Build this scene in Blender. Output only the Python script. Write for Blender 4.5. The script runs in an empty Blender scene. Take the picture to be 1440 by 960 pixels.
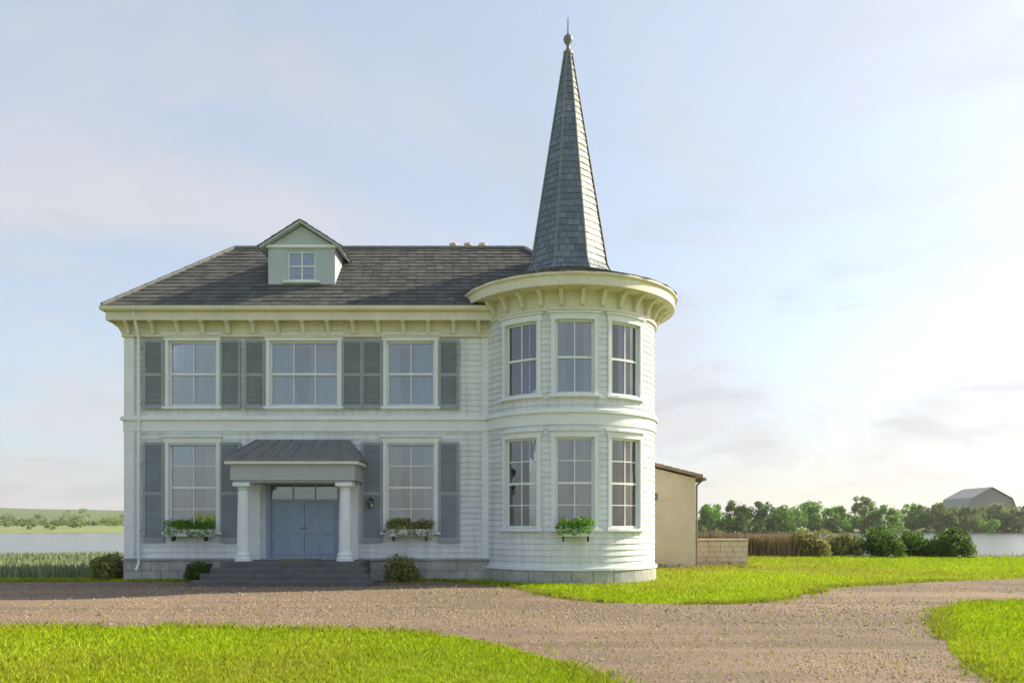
import bpy, bmesh, math, random
import numpy as np
from mathutils import Vector, Matrix
random.seed(7); rng = np.random.default_rng(7)
S = bpy.context.scene
C = S.collection
PI = math.pi
# ------------------------------------------------------------------ camera
FPX, CAMY, EYE, HOR = 1120.0, -23.3, 1.6, 739.0
cam = bpy.data.cameras.new('camera'); co = bpy.data.objects.new('camera', cam); C.objects.link(co)
cam.sensor_width = 36; cam.lens = 28; cam.shift_y = (HOR-480)/1440; cam.clip_end = 20000
co.location = (0, CAMY, EYE); co.rotation_euler = (PI/2, 0, 0); S.camera = co
# ------------------------------------------------------------------ sky and sun
SUN_AZ, SUN_EL = math.radians(72), math.radians(33)
w = bpy.data.worlds.new('World'); S.world = w; w.use_nodes = True
nt = w.node_tree; N = nt.nodes; L = nt.links
bg = N['Background']; bg.inputs[1].default_value = .15
sky = N.new('ShaderNodeTexSky'); sky.sky_type = 'NISHITA'; sky.sun_disc = False
sky.sun_elevation = SUN_EL; sky.sun_rotation = SUN_AZ
sky.air_density = 1.0; sky.dust_density = 2.5; sky.ozone_density = 1.3; sky.altitude = 0
tc = N.new('ShaderNodeTexCoord'); sep = N.new('ShaderNodeSeparateXYZ'); L.new(tc.outputs['Generated'], sep.inputs[0])
def wm(op, a, b=None, clamp=False):
    n = N.new('ShaderNodeMath'); n.operation = op; n.use_clamp = clamp
    for i, v in enumerate((a, b)):
        if v is None: continue
        if isinstance(v, (int, float)): n.inputs[i].default_value = v
        else: L.new(v, n.inputs[i])
    return n.outputs[0]
zz = wm('ADD', wm('MAXIMUM', sep.outputs[2], 0.0), .16)
cx_, cy_ = wm('DIVIDE', sep.outputs[0], zz), wm('DIVIDE', sep.outputs[1], zz)
cmb = N.new('ShaderNodeCombineXYZ'); L.new(cx_, cmb.inputs[0]); L.new(cy_, cmb.inputs[1])
def cloud(scale, lo, hi, seed, det=7, rough=.58, dist=.5):
    mp = N.new('ShaderNodeMapping'); mp.inputs['Location'].default_value = (seed, seed*.7, 0); L.new(cmb.outputs[0], mp.inputs[0])
    n = N.new('ShaderNodeTexNoise'); n.inputs['Scale'].default_value = scale; n.inputs['Detail'].default_value = det
    n.inputs['Roughness'].default_value = rough; n.inputs['Distortion'].default_value = dist; L.new(mp.outputs[0], n.inputs[0])
    r = N.new('ShaderNodeMapRange'); r.inputs[1].default_value = lo; r.inputs[2].default_value = hi; r.interpolation_type = 'SMOOTHSTEP'
    L.new(n.outputs[0], r.inputs[0]); return r.outputs[0]
def wmix(f, a, b):
    m = N.new('ShaderNodeMix'); m.data_type = 'RGBA'
    if isinstance(f, float): m.inputs[0].default_value = f
    else: L.new(f, m.inputs[0])
    for i, v in ((6, a), (7, b)):
        if isinstance(v, tuple): m.inputs[i].default_value = (*v, 1)
        else: L.new(v, m.inputs[i])
    return m.outputs[2]
veil = wmix(.60, sky.outputs[0], (1.84, 2.03, 2.22))                       # thin high cirrus over the whole sky
c1 = wmix(wm('MULTIPLY', cloud(.75, .43, .66, 14.9), .75), veil, (2.42, 2.36, 2.50))
c2 = wmix(wm('MULTIPLY', cloud(1.7, .52, .68, 8.4, 8), .40), c1, (1.9, 1.98, 2.12))
L.new(c2, bg.inputs[0])
sl = bpy.data.lights.new('sun', 'SUN'); so = bpy.data.objects.new('sun', sl); C.objects.link(so)
sl.energy = 4.4; sl.angle = math.radians(.6); sl.color = (1, .86, .60)
SUND = Vector((math.sin(SUN_AZ)*math.cos(SUN_EL), math.cos(SUN_AZ)*math.cos(SUN_EL), math.sin(SUN_EL)))
so.rotation_euler = SUND.to_track_quat('Z', 'Y').to_euler(); so.location = SUND*60
S.view_settings.view_transform = 'Standard'; S.view_settings.look = 'None'; S.view_settings.exposure = 1.05; S.view_settings.gamma = 1
S.view_settings.use_curve_mapping = False

# ------------------------------------------------------------------ helpers
def G(px, py, z=0.0):                      # a photograph pixel on level ground -> world x, y (used to survey the plan)
    d = FPX*(EYE-z)/(py-HOR); return ((px-720)*d/FPX, CAMY+d)
def tag(o, label=None, cat=None, group=None, kind=None):
    for k, v in (('label', label), ('category', cat), ('group', group), ('kind', kind)):
        if v: o[k] = v
    return o
def empty(name, loc=(0, 0, 0), rz=0):
    o = bpy.data.objects.new(name, None); C.objects.link(o); o.location = loc; o.rotation_euler.z = rz; o.empty_display_size = .3; return o
class MB:
    def __init__(s): s.v = []; s.f = []
    def quad(s, *p): n = len(s.v); s.v += [tuple(q) for q in p]; s.f.append(tuple(range(n, n+len(p)))); return s
    def box(s, x0, x1, y0, y1, z0, z1):
        n = len(s.v); s.v += [(x, y, z) for x in (x0, x1) for y in (y0, y1) for z in (z0, z1)]
        s.f += [tuple(n+i for i in q) for q in ((0,1,3,2),(4,6,7,5),(0,4,5,1),(2,3,7,6),(0,2,6,4),(1,5,7,3))]; return s
    def mbox(s, m, u0, u1, z0, z1, d0, d1, nu=1):   # box in wall coordinates: u along, z up, d outward
        n = len(s.v)
        for i in range(nu+1):
            u = u0+(u1-u0)*i/nu; s.v += [m(u, z0, d0), m(u, z1, d0), m(u, z1, d1), m(u, z0, d1)]
        for i in range(nu):
            a = n+4*i; b = a+4
            for k in range(4): s.f.append((a+k, b+k, b+(k+1) % 4, a+(k+1) % 4))
        s.f += [(n, n+1, n+2, n+3), (n+4*nu+3, n+4*nu+2, n+4*nu+1, n+4*nu)]; return s
    def tube(s, p0, p1, r0, r1, k=10, caps=True):
        p0, p1 = Vector(p0), Vector(p1); q = (p1-p0).to_track_quat('Z', 'Y'); n = len(s.v)
        for p, r in ((p0, r0), (p1, r1)):
            for i in range(k):
                a = 2*PI*i/k; s.v.append(tuple(p+q @ Vector((math.cos(a)*r, math.sin(a)*r, 0))))
        for i in range(k): j = (i+1) % k; s.f.append((n+i, n+j, n+k+j, n+k+i))
        if caps: s.f += [tuple(range(n+k-1, n-1, -1)), tuple(range(n+k, n+2*k))]
        return s
    def lathe(s, prof, c=(0, 0, 0), k=32, a0=0, a1=2*PI):
        full = abs(a1-a0-2*PI) < 1e-6; m = k if full else k+1; n = len(s.v)
        for r, z in prof:
            for i in range(m):
                a = a0+(a1-a0)*i/k; s.v.append((c[0]+r*math.sin(a), c[1]-r*math.cos(a), c[2]+z))
        for j in range(len(prof)-1):
            for i in range(k):
                i2 = (i+1) % m; s.f.append((n+j*m+i, n+j*m+i2, n+(j+1)*m+i2, n+(j+1)*m+i))
        return s
    def prism(s, pts, y0, y1):                      # outline in x,z extruded along y
        n = len(s.v); k = len(pts); s.v += [(x, y0, z) for x, z in pts]+[(x, y1, z) for x, z in pts]
        s.f += [tuple(range(n, n+k)), tuple(range(n+2*k-1, n+k-1, -1))]
        for i in range(k): j = (i+1) % k; s.f.append((n+i, n+k+i, n+k+j, n+j))
        return s
    def build(s, name, mat, parent=None, smooth=False, bevel=0, off=None):
        me = bpy.data.meshes.new(name); me.from_pydata(s.v, [], s.f); me.validate()
        bm = bmesh.new(); bm.from_mesh(me); bmesh.ops.recalc_face_normals(bm, faces=bm.faces); bm.to_mesh(me); bm.free()
        if smooth: me.polygons.foreach_set('use_smooth', [True]*len(me.polygons))
        if mat: me.materials.append(mat)
        o = bpy.data.objects.new(name, me); C.objects.link(o)
        if parent: o.parent = parent
        if off: o.location = off
        if bevel:
            b = o.modifiers.new('bevel', 'BEVEL'); b.width = bevel; b.segments = 2; b.limit_method = 'ANGLE'
        return o
def npmesh(name, v, loops, sizes, mat, parent=None, col=None):
    me = bpy.data.meshes.new(name); me.vertices.add(len(v)); me.vertices.foreach_set('co', np.asarray(v, np.float32).ravel())
    me.loops.add(len(loops)); me.loops.foreach_set('vertex_index', np.asarray(loops, np.int32))
    st = np.concatenate([[0], np.cumsum(sizes)[:-1]]).astype(np.int32)
    me.polygons.add(len(sizes)); me.polygons.foreach_set('loop_start', st); me.update(); me.validate()
    if col is not None:
        a = me.color_attributes.new('tint', 'FLOAT_COLOR', 'POINT'); a.data.foreach_set('color', np.asarray(col, np.float32).ravel())
    me.materials.append(mat); o = bpy.data.objects.new(name, me); C.objects.link(o); o.parent = parent; return o

# ------------------------------------------------------------------ materials
def mat(name, col, rough=.7, var=.12, scale=3.0, bump=0, bscale=40, spec=.5, metal=0, col2=None, stretch=None, trans=0, rnd=0, fine=0, fscale=60):
    m = bpy.data.materials.new(name); m.use_nodes = True; t = m.node_tree; n = t.nodes; l = t.links; p = n['Principled BSDF']
    p.inputs['Roughness'].default_value = rough; p.inputs['Specular IOR Level'].default_value = spec; p.inputs['Metallic'].default_value = metal
    g = n.new('ShaderNodeNewGeometry'); mp = n.new('ShaderNodeMapping'); l.new(g.outputs['Position'], mp.inputs[0])
    if stretch: mp.inputs['Scale'].default_value = stretch
    z = n.new('ShaderNodeTexNoise'); z.inputs['Scale'].default_value = scale; z.inputs['Detail'].default_value = 6; z.inputs['Roughness'].default_value = .65; l.new(mp.outputs[0], z.inputs[0])
    r = n.new('ShaderNodeMapRange'); r.inputs[1].default_value = .3; r.inputs[2].default_value = .7; l.new(z.outputs[0], r.inputs[0])
    mx = n.new('ShaderNodeMix'); mx.data_type = 'RGBA'; l.new(r.outputs[0], mx.inputs[0])
    c2 = col2 or tuple(c*(1-2*var) for c in col)
    mx.inputs[6].default_value = (*c2, 1); mx.inputs[7].default_value = (*col, 1); out = mx.outputs[2]
    def scaleby(out, fac):
        q = n.new('ShaderNodeMix'); q.data_type = 'RGBA'; q.blend_type = 'MULTIPLY'; q.inputs[0].default_value = 1
        l.new(out, q.inputs[6]); l.new(fac, q.inputs[7]); return q.outputs[2]
    if rnd:
        q = n.new('ShaderNodeMapRange'); q.inputs[3].default_value = 1-rnd; q.inputs[4].default_value = 1+rnd
        l.new(g.outputs['Random Per Island'], q.inputs[0]); out = scaleby(out, q.outputs[0])
    if fine:
        z2 = n.new('ShaderNodeTexNoise'); z2.inputs['Scale'].default_value = fscale; z2.inputs['Detail'].default_value = 4; l.new(g.outputs['Position'], z2.inputs[0])
        q = n.new('ShaderNodeMapRange'); q.inputs[1].default_value = .3; q.inputs[2].default_value = .7; q.inputs[3].default_value = 1-fine; q.inputs[4].default_value = 1+fine
        l.new(z2.outputs[0], q.inputs[0]); out = scaleby(out, q.outputs[0])
    l.new(out, p.inputs['Base Color'])
    if bump:
        b = n.new('ShaderNodeBump'); b.inputs['Strength'].default_value = bump; b.inputs['Distance'].default_value = .02
        z3 = n.new('ShaderNodeTexNoise'); z3.inputs['Scale'].default_value = bscale; z3.inputs['Detail'].default_value = 5; l.new(g.outputs['Position'], z3.inputs[0])
        l.new(z3.outputs[0], b.inputs['Height']); l.new(b.outputs[0], p.inputs['Normal'])
    if trans:
        tr = n.new('ShaderNodeBsdfTranslucent'); l.new(out, tr.inputs[0]); ms = n.new('ShaderNodeMixShader'); ms.inputs[0].default_value = trans
        l.new(p.outputs[0], ms.inputs[1]); l.new(tr.outputs[0], ms.inputs[2]); l.new(ms.outputs[0], n['Material Output'].inputs[0])
    return m
M = {}
M['paint'] = mat('white_paint', (.70, .75, .80), .55, col2=(.56, .60, .645), scale=.9, stretch=(1, 1, .22), fine=.05, fscale=9, bump=.08, bscale=30, rnd=.055)
t = M['paint'].node_tree; g_ = t.nodes.new('ShaderNodeNewGeometry'); mp_ = t.nodes.new('ShaderNodeMapping'); mp_.inputs['Scale'].default_value = (5, 5, .22); t.links.new(g_.outputs['Position'], mp_.inputs[0])
z_ = t.nodes.new('ShaderNodeTexNoise'); z_.inputs['Scale'].default_value = 1.0; z_.inputs['Detail'].default_value = 5; t.links.new(mp_.outputs[0], z_.inputs[0])
r_ = t.nodes.new('ShaderNodeMapRange'); r_.inputs[1].default_value = .36; r_.inputs[2].default_value = .56; r_.inputs[3].default_value = .90; r_.inputs[4].default_value = 1.03; t.links.new(z_.outputs[0], r_.inputs[0])
p_ = t.nodes['Principled BSDF']; src = p_.inputs[0].links[0].from_socket; m_ = t.nodes.new('ShaderNodeMix'); m_.data_type = 'RGBA'; m_.blend_type = 'MULTIPLY'; m_.inputs[0].default_value = 1; t.links.new(src, m_.inputs[6]); t.links.new(r_.outputs[0], m_.inputs[7]); t.links.new(m_.outputs[2], p_.inputs[0])
M['trim'] = mat('white_trim', (.735, .79, .835), .45, var=.06, scale=2, bump=.05)
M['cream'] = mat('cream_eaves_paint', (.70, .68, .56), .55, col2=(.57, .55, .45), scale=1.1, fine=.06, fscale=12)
M['plinth'] = mat('plinth_stone', (.44, .455, .45), .85, var=.2, scale=2.5, bump=.5, bscale=25, rnd=.16, fine=.12)
M['mortar'] = mat('mortar', (.30, .29, .27), .95, var=.1)
M['slate'] = mat('roof_slate', (.080, .084, .088), .8, var=.15, scale=1.2, bump=.3, bscale=18, rnd=.34, fine=.1, fscale=20)
M['slate_bed'] = mat('roof_felt', (.04, .042, .045), .9)
M['slate_spire'] = mat('spire_slate', (.135, .18, .235), .56, var=.12, scale=1.5, bump=.3, bscale=18, rnd=.25)
M['lead'] = mat('lead', (.20, .21, .22), .5, var=.15, metal=.3, scale=3)
M['shutter'] = mat('shutter_paint', (.275, .325, .37), .5, var=.1, scale=2, rnd=.06)
M['dorm'] = mat('dormer_paint', (.44, .50, .58), .6, var=.08, scale=1.5)
M['grey'] = mat('grey_paint', (.40, .44, .46), .5, var=.06, scale=2)
M['blue'] = mat('door_paint', (.25, .34, .48), .4, var=.08, scale=2)
M['step'] = mat('step_stone', (.13, .135, .14), .8, var=.2, scale=2.5, bump=.4, fine=.15)
M['brass'] = mat('brass', (.55, .38, .12), .3, metal=1)
M['iron'] = mat('iron', (.05, .05, .055), .5, metal=.6)
M['curtain'] = mat('curtain', (.56, .62, .68), .9, var=.08, scale=6, trans=.25)
M['room'] = mat('room_wall', (.30, .29, .27), .9)
M['tan'] = mat('tan_render', (.60, .49, .40), .85, col2=(.48, .39, .315), scale=1.6, bump=.35, fine=.08, fscale=18)
M['tile'] = mat('clay_tile', (.33, .22, .16), .8, var=.2, scale=2, rnd=.25)
M['brick'] = mat('garden_brick', (.36, .23, .15), .85, var=.15, scale=3, rnd=.3, bump=.3)
M['gravel'] = mat('gravel_fines', (.225, .160, .118), .95, col2=(.14, .102, .078), scale=.35, bump=.9, bscale=55, fine=.28, fscale=45)
t = M['gravel'].node_tree; g_ = t.nodes.new('ShaderNodeNewGeometry'); mp_ = t.nodes.new('ShaderNodeMapping'); mp_.inputs['Scale'].default_value = (.07, .95, 1); mp_.inputs['Rotation'].default_value = (0, 0, .03); t.links.new(g_.outputs['Position'], mp_.inputs[0])
z_ = t.nodes.new('ShaderNodeTexNoise'); z_.inputs['Scale'].default_value = 1.0; z_.inputs['Detail'].default_value = 3; z_.inputs['Distortion'].default_value = .6; t.links.new(mp_.outputs[0], z_.inputs[0])
r_ = t.nodes.new('ShaderNodeMapRange'); r_.inputs[1].default_value = .38; r_.inputs[2].default_value = .62; r_.inputs[3].default_value = .76; r_.inputs[4].default_value = 1.2; t.links.new(z_.outputs[0], r_.inputs[0])
p_ = t.nodes['Principled BSDF']; src = p_.inputs[0].links[0].from_socket; m_ = t.nodes.new('ShaderNodeMix'); m_.data_type = 'RGBA'; m_.blend_type = 'MULTIPLY'; m_.inputs[0].default_value = 1; t.links.new(src, m_.inputs[6]); t.links.new(r_.outputs[0], m_.inputs[7]); t.links.new(m_.outputs[2], p_.inputs[0])
M['pebble'] = mat('pebbles', (.24, .185, .135), .85, var=.15, scale=5, rnd=.4)
M['soil'] = mat('lawn_ground', (.21, .29, .010), .95, col2=(.16, .21, .012), scale=.5, bump=.5, bscale=30, fine=.25, fscale=14)
M['meadow'] = mat('meadow', (.20, .24, .09), .95, col2=(.15, .19, .07), scale=.03, fine=.2, fscale=.4)
M['leaf'] = mat('tree_leaf', (.19, .39, .045), .6, spec=.12, col2=(.10, .22, .028), scale=.25, rnd=.35, trans=.58)
M['leaf_dark'] = mat('dark_leaf', (.09, .18, .022), .6, spec=.12, col2=(.06, .13, .016), scale=.5, rnd=.35, trans=.5)
M['leaf_pale'] = mat('pale_leaf', (.20, .28, .09), .6, spec=.12, col2=(.15, .22, .06), scale=.3, rnd=.3, trans=.45)
M['leaf_olive'] = mat('olive_leaf', (.29, .30, .10), .6, spec=.12, col2=(.21, .225, .07), scale=.8, rnd=.35, trans=.45)
M['reed'] = mat('dry_reed', (.30, .215, .11), .8, col2=(.20, .15, .08), scale=.8, rnd=.3, trans=.2)
M['sedge'] = mat('sedge', (.23, .28, .16), .7, spec=.12, col2=(.175, .22, .125), scale=.5, rnd=.3, trans=.25)  # dull grey green carries the shade wanted on the grass left of the house
M['bark'] = mat('bark', (.11, .085, .06), .9, var=.2, scale=6, bump=.5)
M['barn'] = mat('barn_boards', (.32, .31, .29), .8, rnd=.1)
M['barn_roof'] = mat('barn_roof', (.28, .30, .30), .7, var=.12, scale=.5)
def glass_mat():
    m = bpy.data.materials.new('window_glass'); m.use_nodes = True; t = m.node_tree; n = t.nodes; l = t.links; n.remove(n['Principled BSDF'])
    tr = n.new('ShaderNodeBsdfTransparent'); tr.inputs[0].default_value = (.86, .9, .9, 1)
    gl = n.new('ShaderNodeBsdfGlossy'); gl.inputs['Roughness'].default_value = .015; gl.inputs[0].default_value = (.95, .97, 1, 1)
    fr = n.new('ShaderNodeFresnel'); fr.inputs[0].default_value = 2.3
    g = n.new('ShaderNodeNewGeometry'); z = n.new('ShaderNodeTexNoise'); z.inputs['Scale'].default_value = 1.6; l.new(g.outputs['Position'], z.inputs[0])
    b = n.new('ShaderNodeBump'); b.inputs['Strength'].default_value = .05; b.inputs['Distance'].default_value = .02; l.new(z.outputs[0], b.inputs['Height']); l.new(b.outputs[0], gl.inputs['Normal'])
    mx = n.new('ShaderNodeMixShader'); l.new(fr.outputs[0], mx.inputs[0]); l.new(tr.outputs[0], mx.inputs[1]); l.new(gl.outputs[0], mx.inputs[2]); l.new(mx.outputs[0], n['Material Output'].inputs[0])
    return m
M['glass'] = glass_mat()
def tint_mat(name, rough, trans):
    m = bpy.data.materials.new(name); m.use_nodes = True; t = m.node_tree; n = t.nodes; l = t.links; p = n['Principled BSDF']
    a = n.new('ShaderNodeAttribute'); a.attribute_name = 'tint'; l.new(a.outputs[0], p.inputs[0]); p.inputs['Roughness'].default_value = rough; p.inputs['Specular IOR Level'].default_value = .15
    tr = n.new('ShaderNodeBsdfTranslucent'); l.new(a.outputs[0], tr.inputs[0]); ms = n.new('ShaderNodeMixShader'); ms.inputs[0].default_value = trans
    l.new(p.outputs[0], ms.inputs[1]); l.new(tr.outputs[0], ms.inputs[2]); l.new(ms.outputs[0], n['Material Output'].inputs[0]); return m
M['grass'] = tint_mat('grass_blade', .55, .35)
def water_mat():
    m = bpy.data.materials.new('lake_water'); m.use_nodes = True; t = m.node_tree; n = t.nodes; l = t.links; p = n['Principled BSDF']
    p.inputs[0].default_value = (.05, .07, .075, 1); p.inputs['Roughness'].default_value = .16; p.inputs['IOR'].default_value = 1.33
    g = n.new('ShaderNodeNewGeometry'); mp = n.new('ShaderNodeMapping'); mp.inputs['Scale'].default_value = (.6, 1.2, 1); l.new(g.outputs['Position'], mp.inputs[0])
    z = n.new('ShaderNodeTexNoise'); z.inputs['Scale'].default_value = 1.2; z.inputs['Detail'].default_value = 4; l.new(mp.outputs[0], z.inputs[0])
    b = n.new('ShaderNodeBump'); b.inputs['Strength'].default_value = .6; b.inputs['Distance'].default_value = .12; l.new(z.outputs[0], b.inputs['Height']); l.new(b.outputs[0], p.inputs['Normal']); return m
M['water'] = water_mat()

# ------------------------------------------------------------------ ground, lake, hills
def vnoise(x, y, s, seed):
    r = np.random.default_rng(seed); ph = r.uniform(0, 6.28, 8); an = r.uniform(0, 6.28, 8); out = 0
    for i in range(8):
        f = s*(.6+.35*i); out = out+np.sin(f*(x*np.cos(an[i])+y*np.sin(an[i]))+ph[i])/(1+.5*i)
    return out/3
def height(x, y):
    near = 19+1.6*vnoise(x, y*0, .09, 4); far = 205+9*vnoise(x, y*0, .015, 5)
    d = np.minimum(y-near, far-y)                                 # >0 over the lake
    h = -1.6*np.clip((d+2.5)/8, 0, 1)
    h = h+np.where(y > far, 1.2*np.clip((y-far)/40, 0, 1)+.8*vnoise(x, y, .01, 6)*np.clip((y-far)/60, 0, 1), 0)
    h = h+np.where(y < near-2.5, .05*vnoise(x, y, .25, 9)*np.clip((np.abs(y+8)-9)/6, 0, 1), 0)
    return h
sx = np.sinh(np.linspace(-6.2, 6.2, 241))*9; 
sy = np.concatenate([-23.3-np.sinh(np.linspace(5.5, 0, 40))[:-1]*6, np.linspace(-23.3, 30, 90)[:-1], 30+np.sinh(np.linspace(0, 5.6, 120))*11])
X, Y = np.meshgrid(sx, sy); Z = height(X, Y)
nx, ny = len(sx), len(sy); idx = np.arange(nx*ny).reshape(ny, nx)
q = np.stack([idx[:-1, :-1], idx[:-1, 1:], idx[1:, 1:], idx[1:, :-1]], -1).reshape(-1, 4)
gr = npmesh('ground', np.stack([X, Y, Z], -1).reshape(-1, 3), q.ravel(), np.full(len(q), 4), M['soil']); tag(gr, kind='structure')
gr.data.materials.append(M['meadow']); gr.data.polygons.foreach_set('material_index', (np.asarray(Y[:-1, :-1]).ravel() > 19).astype(np.int32))
gr.data.polygons.foreach_set('use_smooth', [True]*len(gr.data.polygons))
lake = MB().quad((-700, 14, -.42), (700, 14, -.42), (700, 222, -.42), (-700, 222, -.42)).build('lake', M['water']); tag(lake, kind='structure')
def hills():
    xs = np.linspace(-2600, 2600, 160); ys = np.linspace(900, 2400, 24); X, Y = np.meshgrid(xs, ys)
    Z = (24+11*vnoise(X, Y, .0035, 21))*np.sin(np.clip((Y-900)/1500, 0, 1)*PI)**.8*np.clip(1.05-.25*X/1000, .25, 1.5)-2+1.5*vnoise(X, Y, .03, 22)
    idx = np.arange(X.size).reshape(X.shape); q = np.stack([idx[:-1, :-1], idx[:-1, 1:], idx[1:, 1:], idx[1:, :-1]], -1).reshape(-1, 4)
    return tag(npmesh('hills', np.stack([X, Y, Z], -1).reshape(-1, 3), q.ravel(), np.full(len(q), 4), M['leaf_pale']), kind='structure')
hills()
# drive outline, surveyed on the ground
up = [(-400, 818), (-60, 818), (300, 818), (640, 818), (720, 824), (790, 842), (870, 849), (1000, 850), (1095, 845), (1160, 827), (1300, 818), (1500, 812), (1760, 808)]
dn = [(1800, 838), (1560, 846), (1440, 848), (1360, 849), (1330, 856), (1318, 880), (1328, 915), (1380, 942), (1430, 985), (1480, 1100), (1300, 1500), (900, 1500), (1000, 1100), (880, 965), (790, 934), (705, 910), (640, 895), (500, 887), (300, 884), (-60, 884), (-400, 884)]
ctrl = [G(*p) for p in up+dn]
def smooth_poly(P, k=8):
    out = []; n = len(P)
    for i in range(n):
        a, b, c, d = (np.array(P[(i+j) % n]) for j in (-1, 0, 1, 2))
        kk = max(2, min(k*8, int(np.linalg.norm(c-b)/.16)))
        for t in np.linspace(0, 1, kk, endpoint=False):
            out.append(.5*((2*b)+(c-a)*t*.6+(-a*0)+0*t) if False else b+(c-b)*t)
    P2 = np.array(out)
    for _ in range(10): P2 = .25*np.roll(P2, 1, 0)+.5*P2+.25*np.roll(P2, -1, 0)
    P2 = P2+np.stack([vnoise(P2[:, 0], P2[:, 1], 1.9, 31), vnoise(P2[:, 0], P2[:, 1], 1.9, 32)], -1)*.10+np.stack([vnoise(P2[:, 0], P2[:, 1], 6.5, 33), vnoise(P2[:, 0], P2[:, 1], 6.5, 34)], -1)*.05
    return P2
DRIVE = smooth_poly(ctrl)
def inside(px, py, P):
    r = np.zeros(len(px), bool); x0, y0 = P[:, 0], P[:, 1]; x1, y1 = np.roll(x0, -1), np.roll(y0, -1)
    for a, b, c, d in zip(x0, y0, x1, y1):
        if b == d: continue
        m = ((b > py) != (d > py)) & (px < (c-a)*(py-b)/(d-b)+a); r ^= m
    return r
bm = bmesh.new(); vs = [bm.verts.new((p[0], p[1], .012)) for p in DRIVE]
es = [bm.edges.new((vs[i], vs[(i+1) % len(vs)])) for i in range(len(vs))]; bmesh.ops.triangle_fill(bm, edges=es, use_beauty=True)
me = bpy.data.meshes.new('drive'); bmesh.ops.recalc_face_normals(bm, faces=bm.faces); bm.to_mesh(me); bm.free(); me.materials.append(M['gravel'])
dr = bpy.data.objects.new('drive', me); C.objects.link(dr); tag(dr, kind='structure')

# ------------------------------------------------------------------ house
HX0, HX1, HY1 = -11.29, 2.7, 5.2                     # main block footprint, front wall at y = 0
TX, TY, TR = 1.71, .95, 2.57                         # turret centre and radius
house = empty('house', ((HX0+HX1)/2, 0, 0)); HO = Vector(house.location)
tag(house, 'white weatherboarded two-storey house with round corner turret, dormer and tall slate spire', 'house')
def part(mb, name, m, parent=house, **k):
    o = mb.build(name, m, parent, **k)
    if parent is house: o.location = (Vector(o.location) if k.get('off') else Vector((0, 0, 0)))-HO
    return o
flat = lambda u, z, d: (u, -d, z)
left = lambda u, z, d: (HX0-d, u, z)
back = lambda u, z, d: (u, HY1+d, z)
right = lambda u, z, d: (HX1+d, u, z)
def tur(u, z, d): a = u/TR; return (TX+(TR+d)*math.sin(a), TY-(TR+d)*math.cos(a), z)
def wall(m, u0, u1, z0, z1, ops, nu=1.0, curved=False, skip=()):
    us = sorted({u0, u1, *[o[0] for o in ops], *[o[1] for o in ops]}); zs = sorted({z0, z1, *[o[2] for o in ops], *[o[3] for o in ops]})
    b = MB()
    for a, c in zip(us, us[1:]):
        n = max(1, int((c-a)/.12)) if curved else 1
        for e, f in zip(zs, zs[1:]):
            um, zm = (a+c)/2, (e+f)/2
            if any(o[0] < um < o[1] and o[2] < zm < o[3] for o in ops): continue
            for i in range(n):
                p, r = a+(c-a)*i/n, a+(c-a)*(i+1)/n
                b.quad(m(p, e, 0), m(r, e, 0), m(r, f, 0), m(p, f, 0))
    for o in ops:                                                     # reveals
        n = max(1, int((o[1]-o[0])/.12)) if curved else 1
        for i in range(n):
            p, r = o[0]+(o[1]-o[0])*i/n, o[0]+(o[1]-o[0])*(i+1)/n
            for z in (o[2], o[3]): b.quad(m(p, z, 0), m(r, z, 0), m(r, z, -.22), m(p, z, -.22))
        for u in (o[0], o[1]): b.quad(m(u, o[2], 0), m(u, o[3], 0), m(u, o[3], -.22), m(u, o[2], -.22))
    wo = part(b, 'wall', M['paint'])
    wb = MB(); E = .165; z = z0
    while z < z1-.02:
        zt = min(z+E, z1); segs = [(u0, u1)]
        for o in ops:
            if o[2]-.02 < (z+zt)/2 < o[3]+.02:
                ns = []
                for s in segs:
                    if o[1] <= s[0] or o[0] >= s[1]: ns.append(s); continue
                    if o[0] > s[0]: ns.append((s[0], o[0]))
                    if o[1] < s[1]: ns.append((o[1], s[1]))
                segs = ns
        cut = []
        for s in segs:                                                # butt joints between boards
            a = s[0]
            while s[1]-a > 4.5:
                k = a+random.uniform(2.4, 4.2); cut.append((a, k-.002)); a = k+.002
            cut.append((a, s[1]))
        for a, c in cut:
            n = max(1, int((c-a)/.12)) if curved else 1; j = random.uniform(-.003, .003)
            base = len(wb.v)
            for i in range(n+1):
                u = a+(c-a)*i/n; wb.v += [m(u, z, .004), m(u, z+j*.5, .034+j), m(u, zt+.004, .009)]
            for i in range(n):
                p = base+3*i; wb.f += [(p, p+3, p+4, p+1), (p+1, p+4, p+5, p+2)]
        z += E
    o = wb.build('weatherboards', M['paint'], wo); o['kind'] = 'stuff'
    return wo
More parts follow.
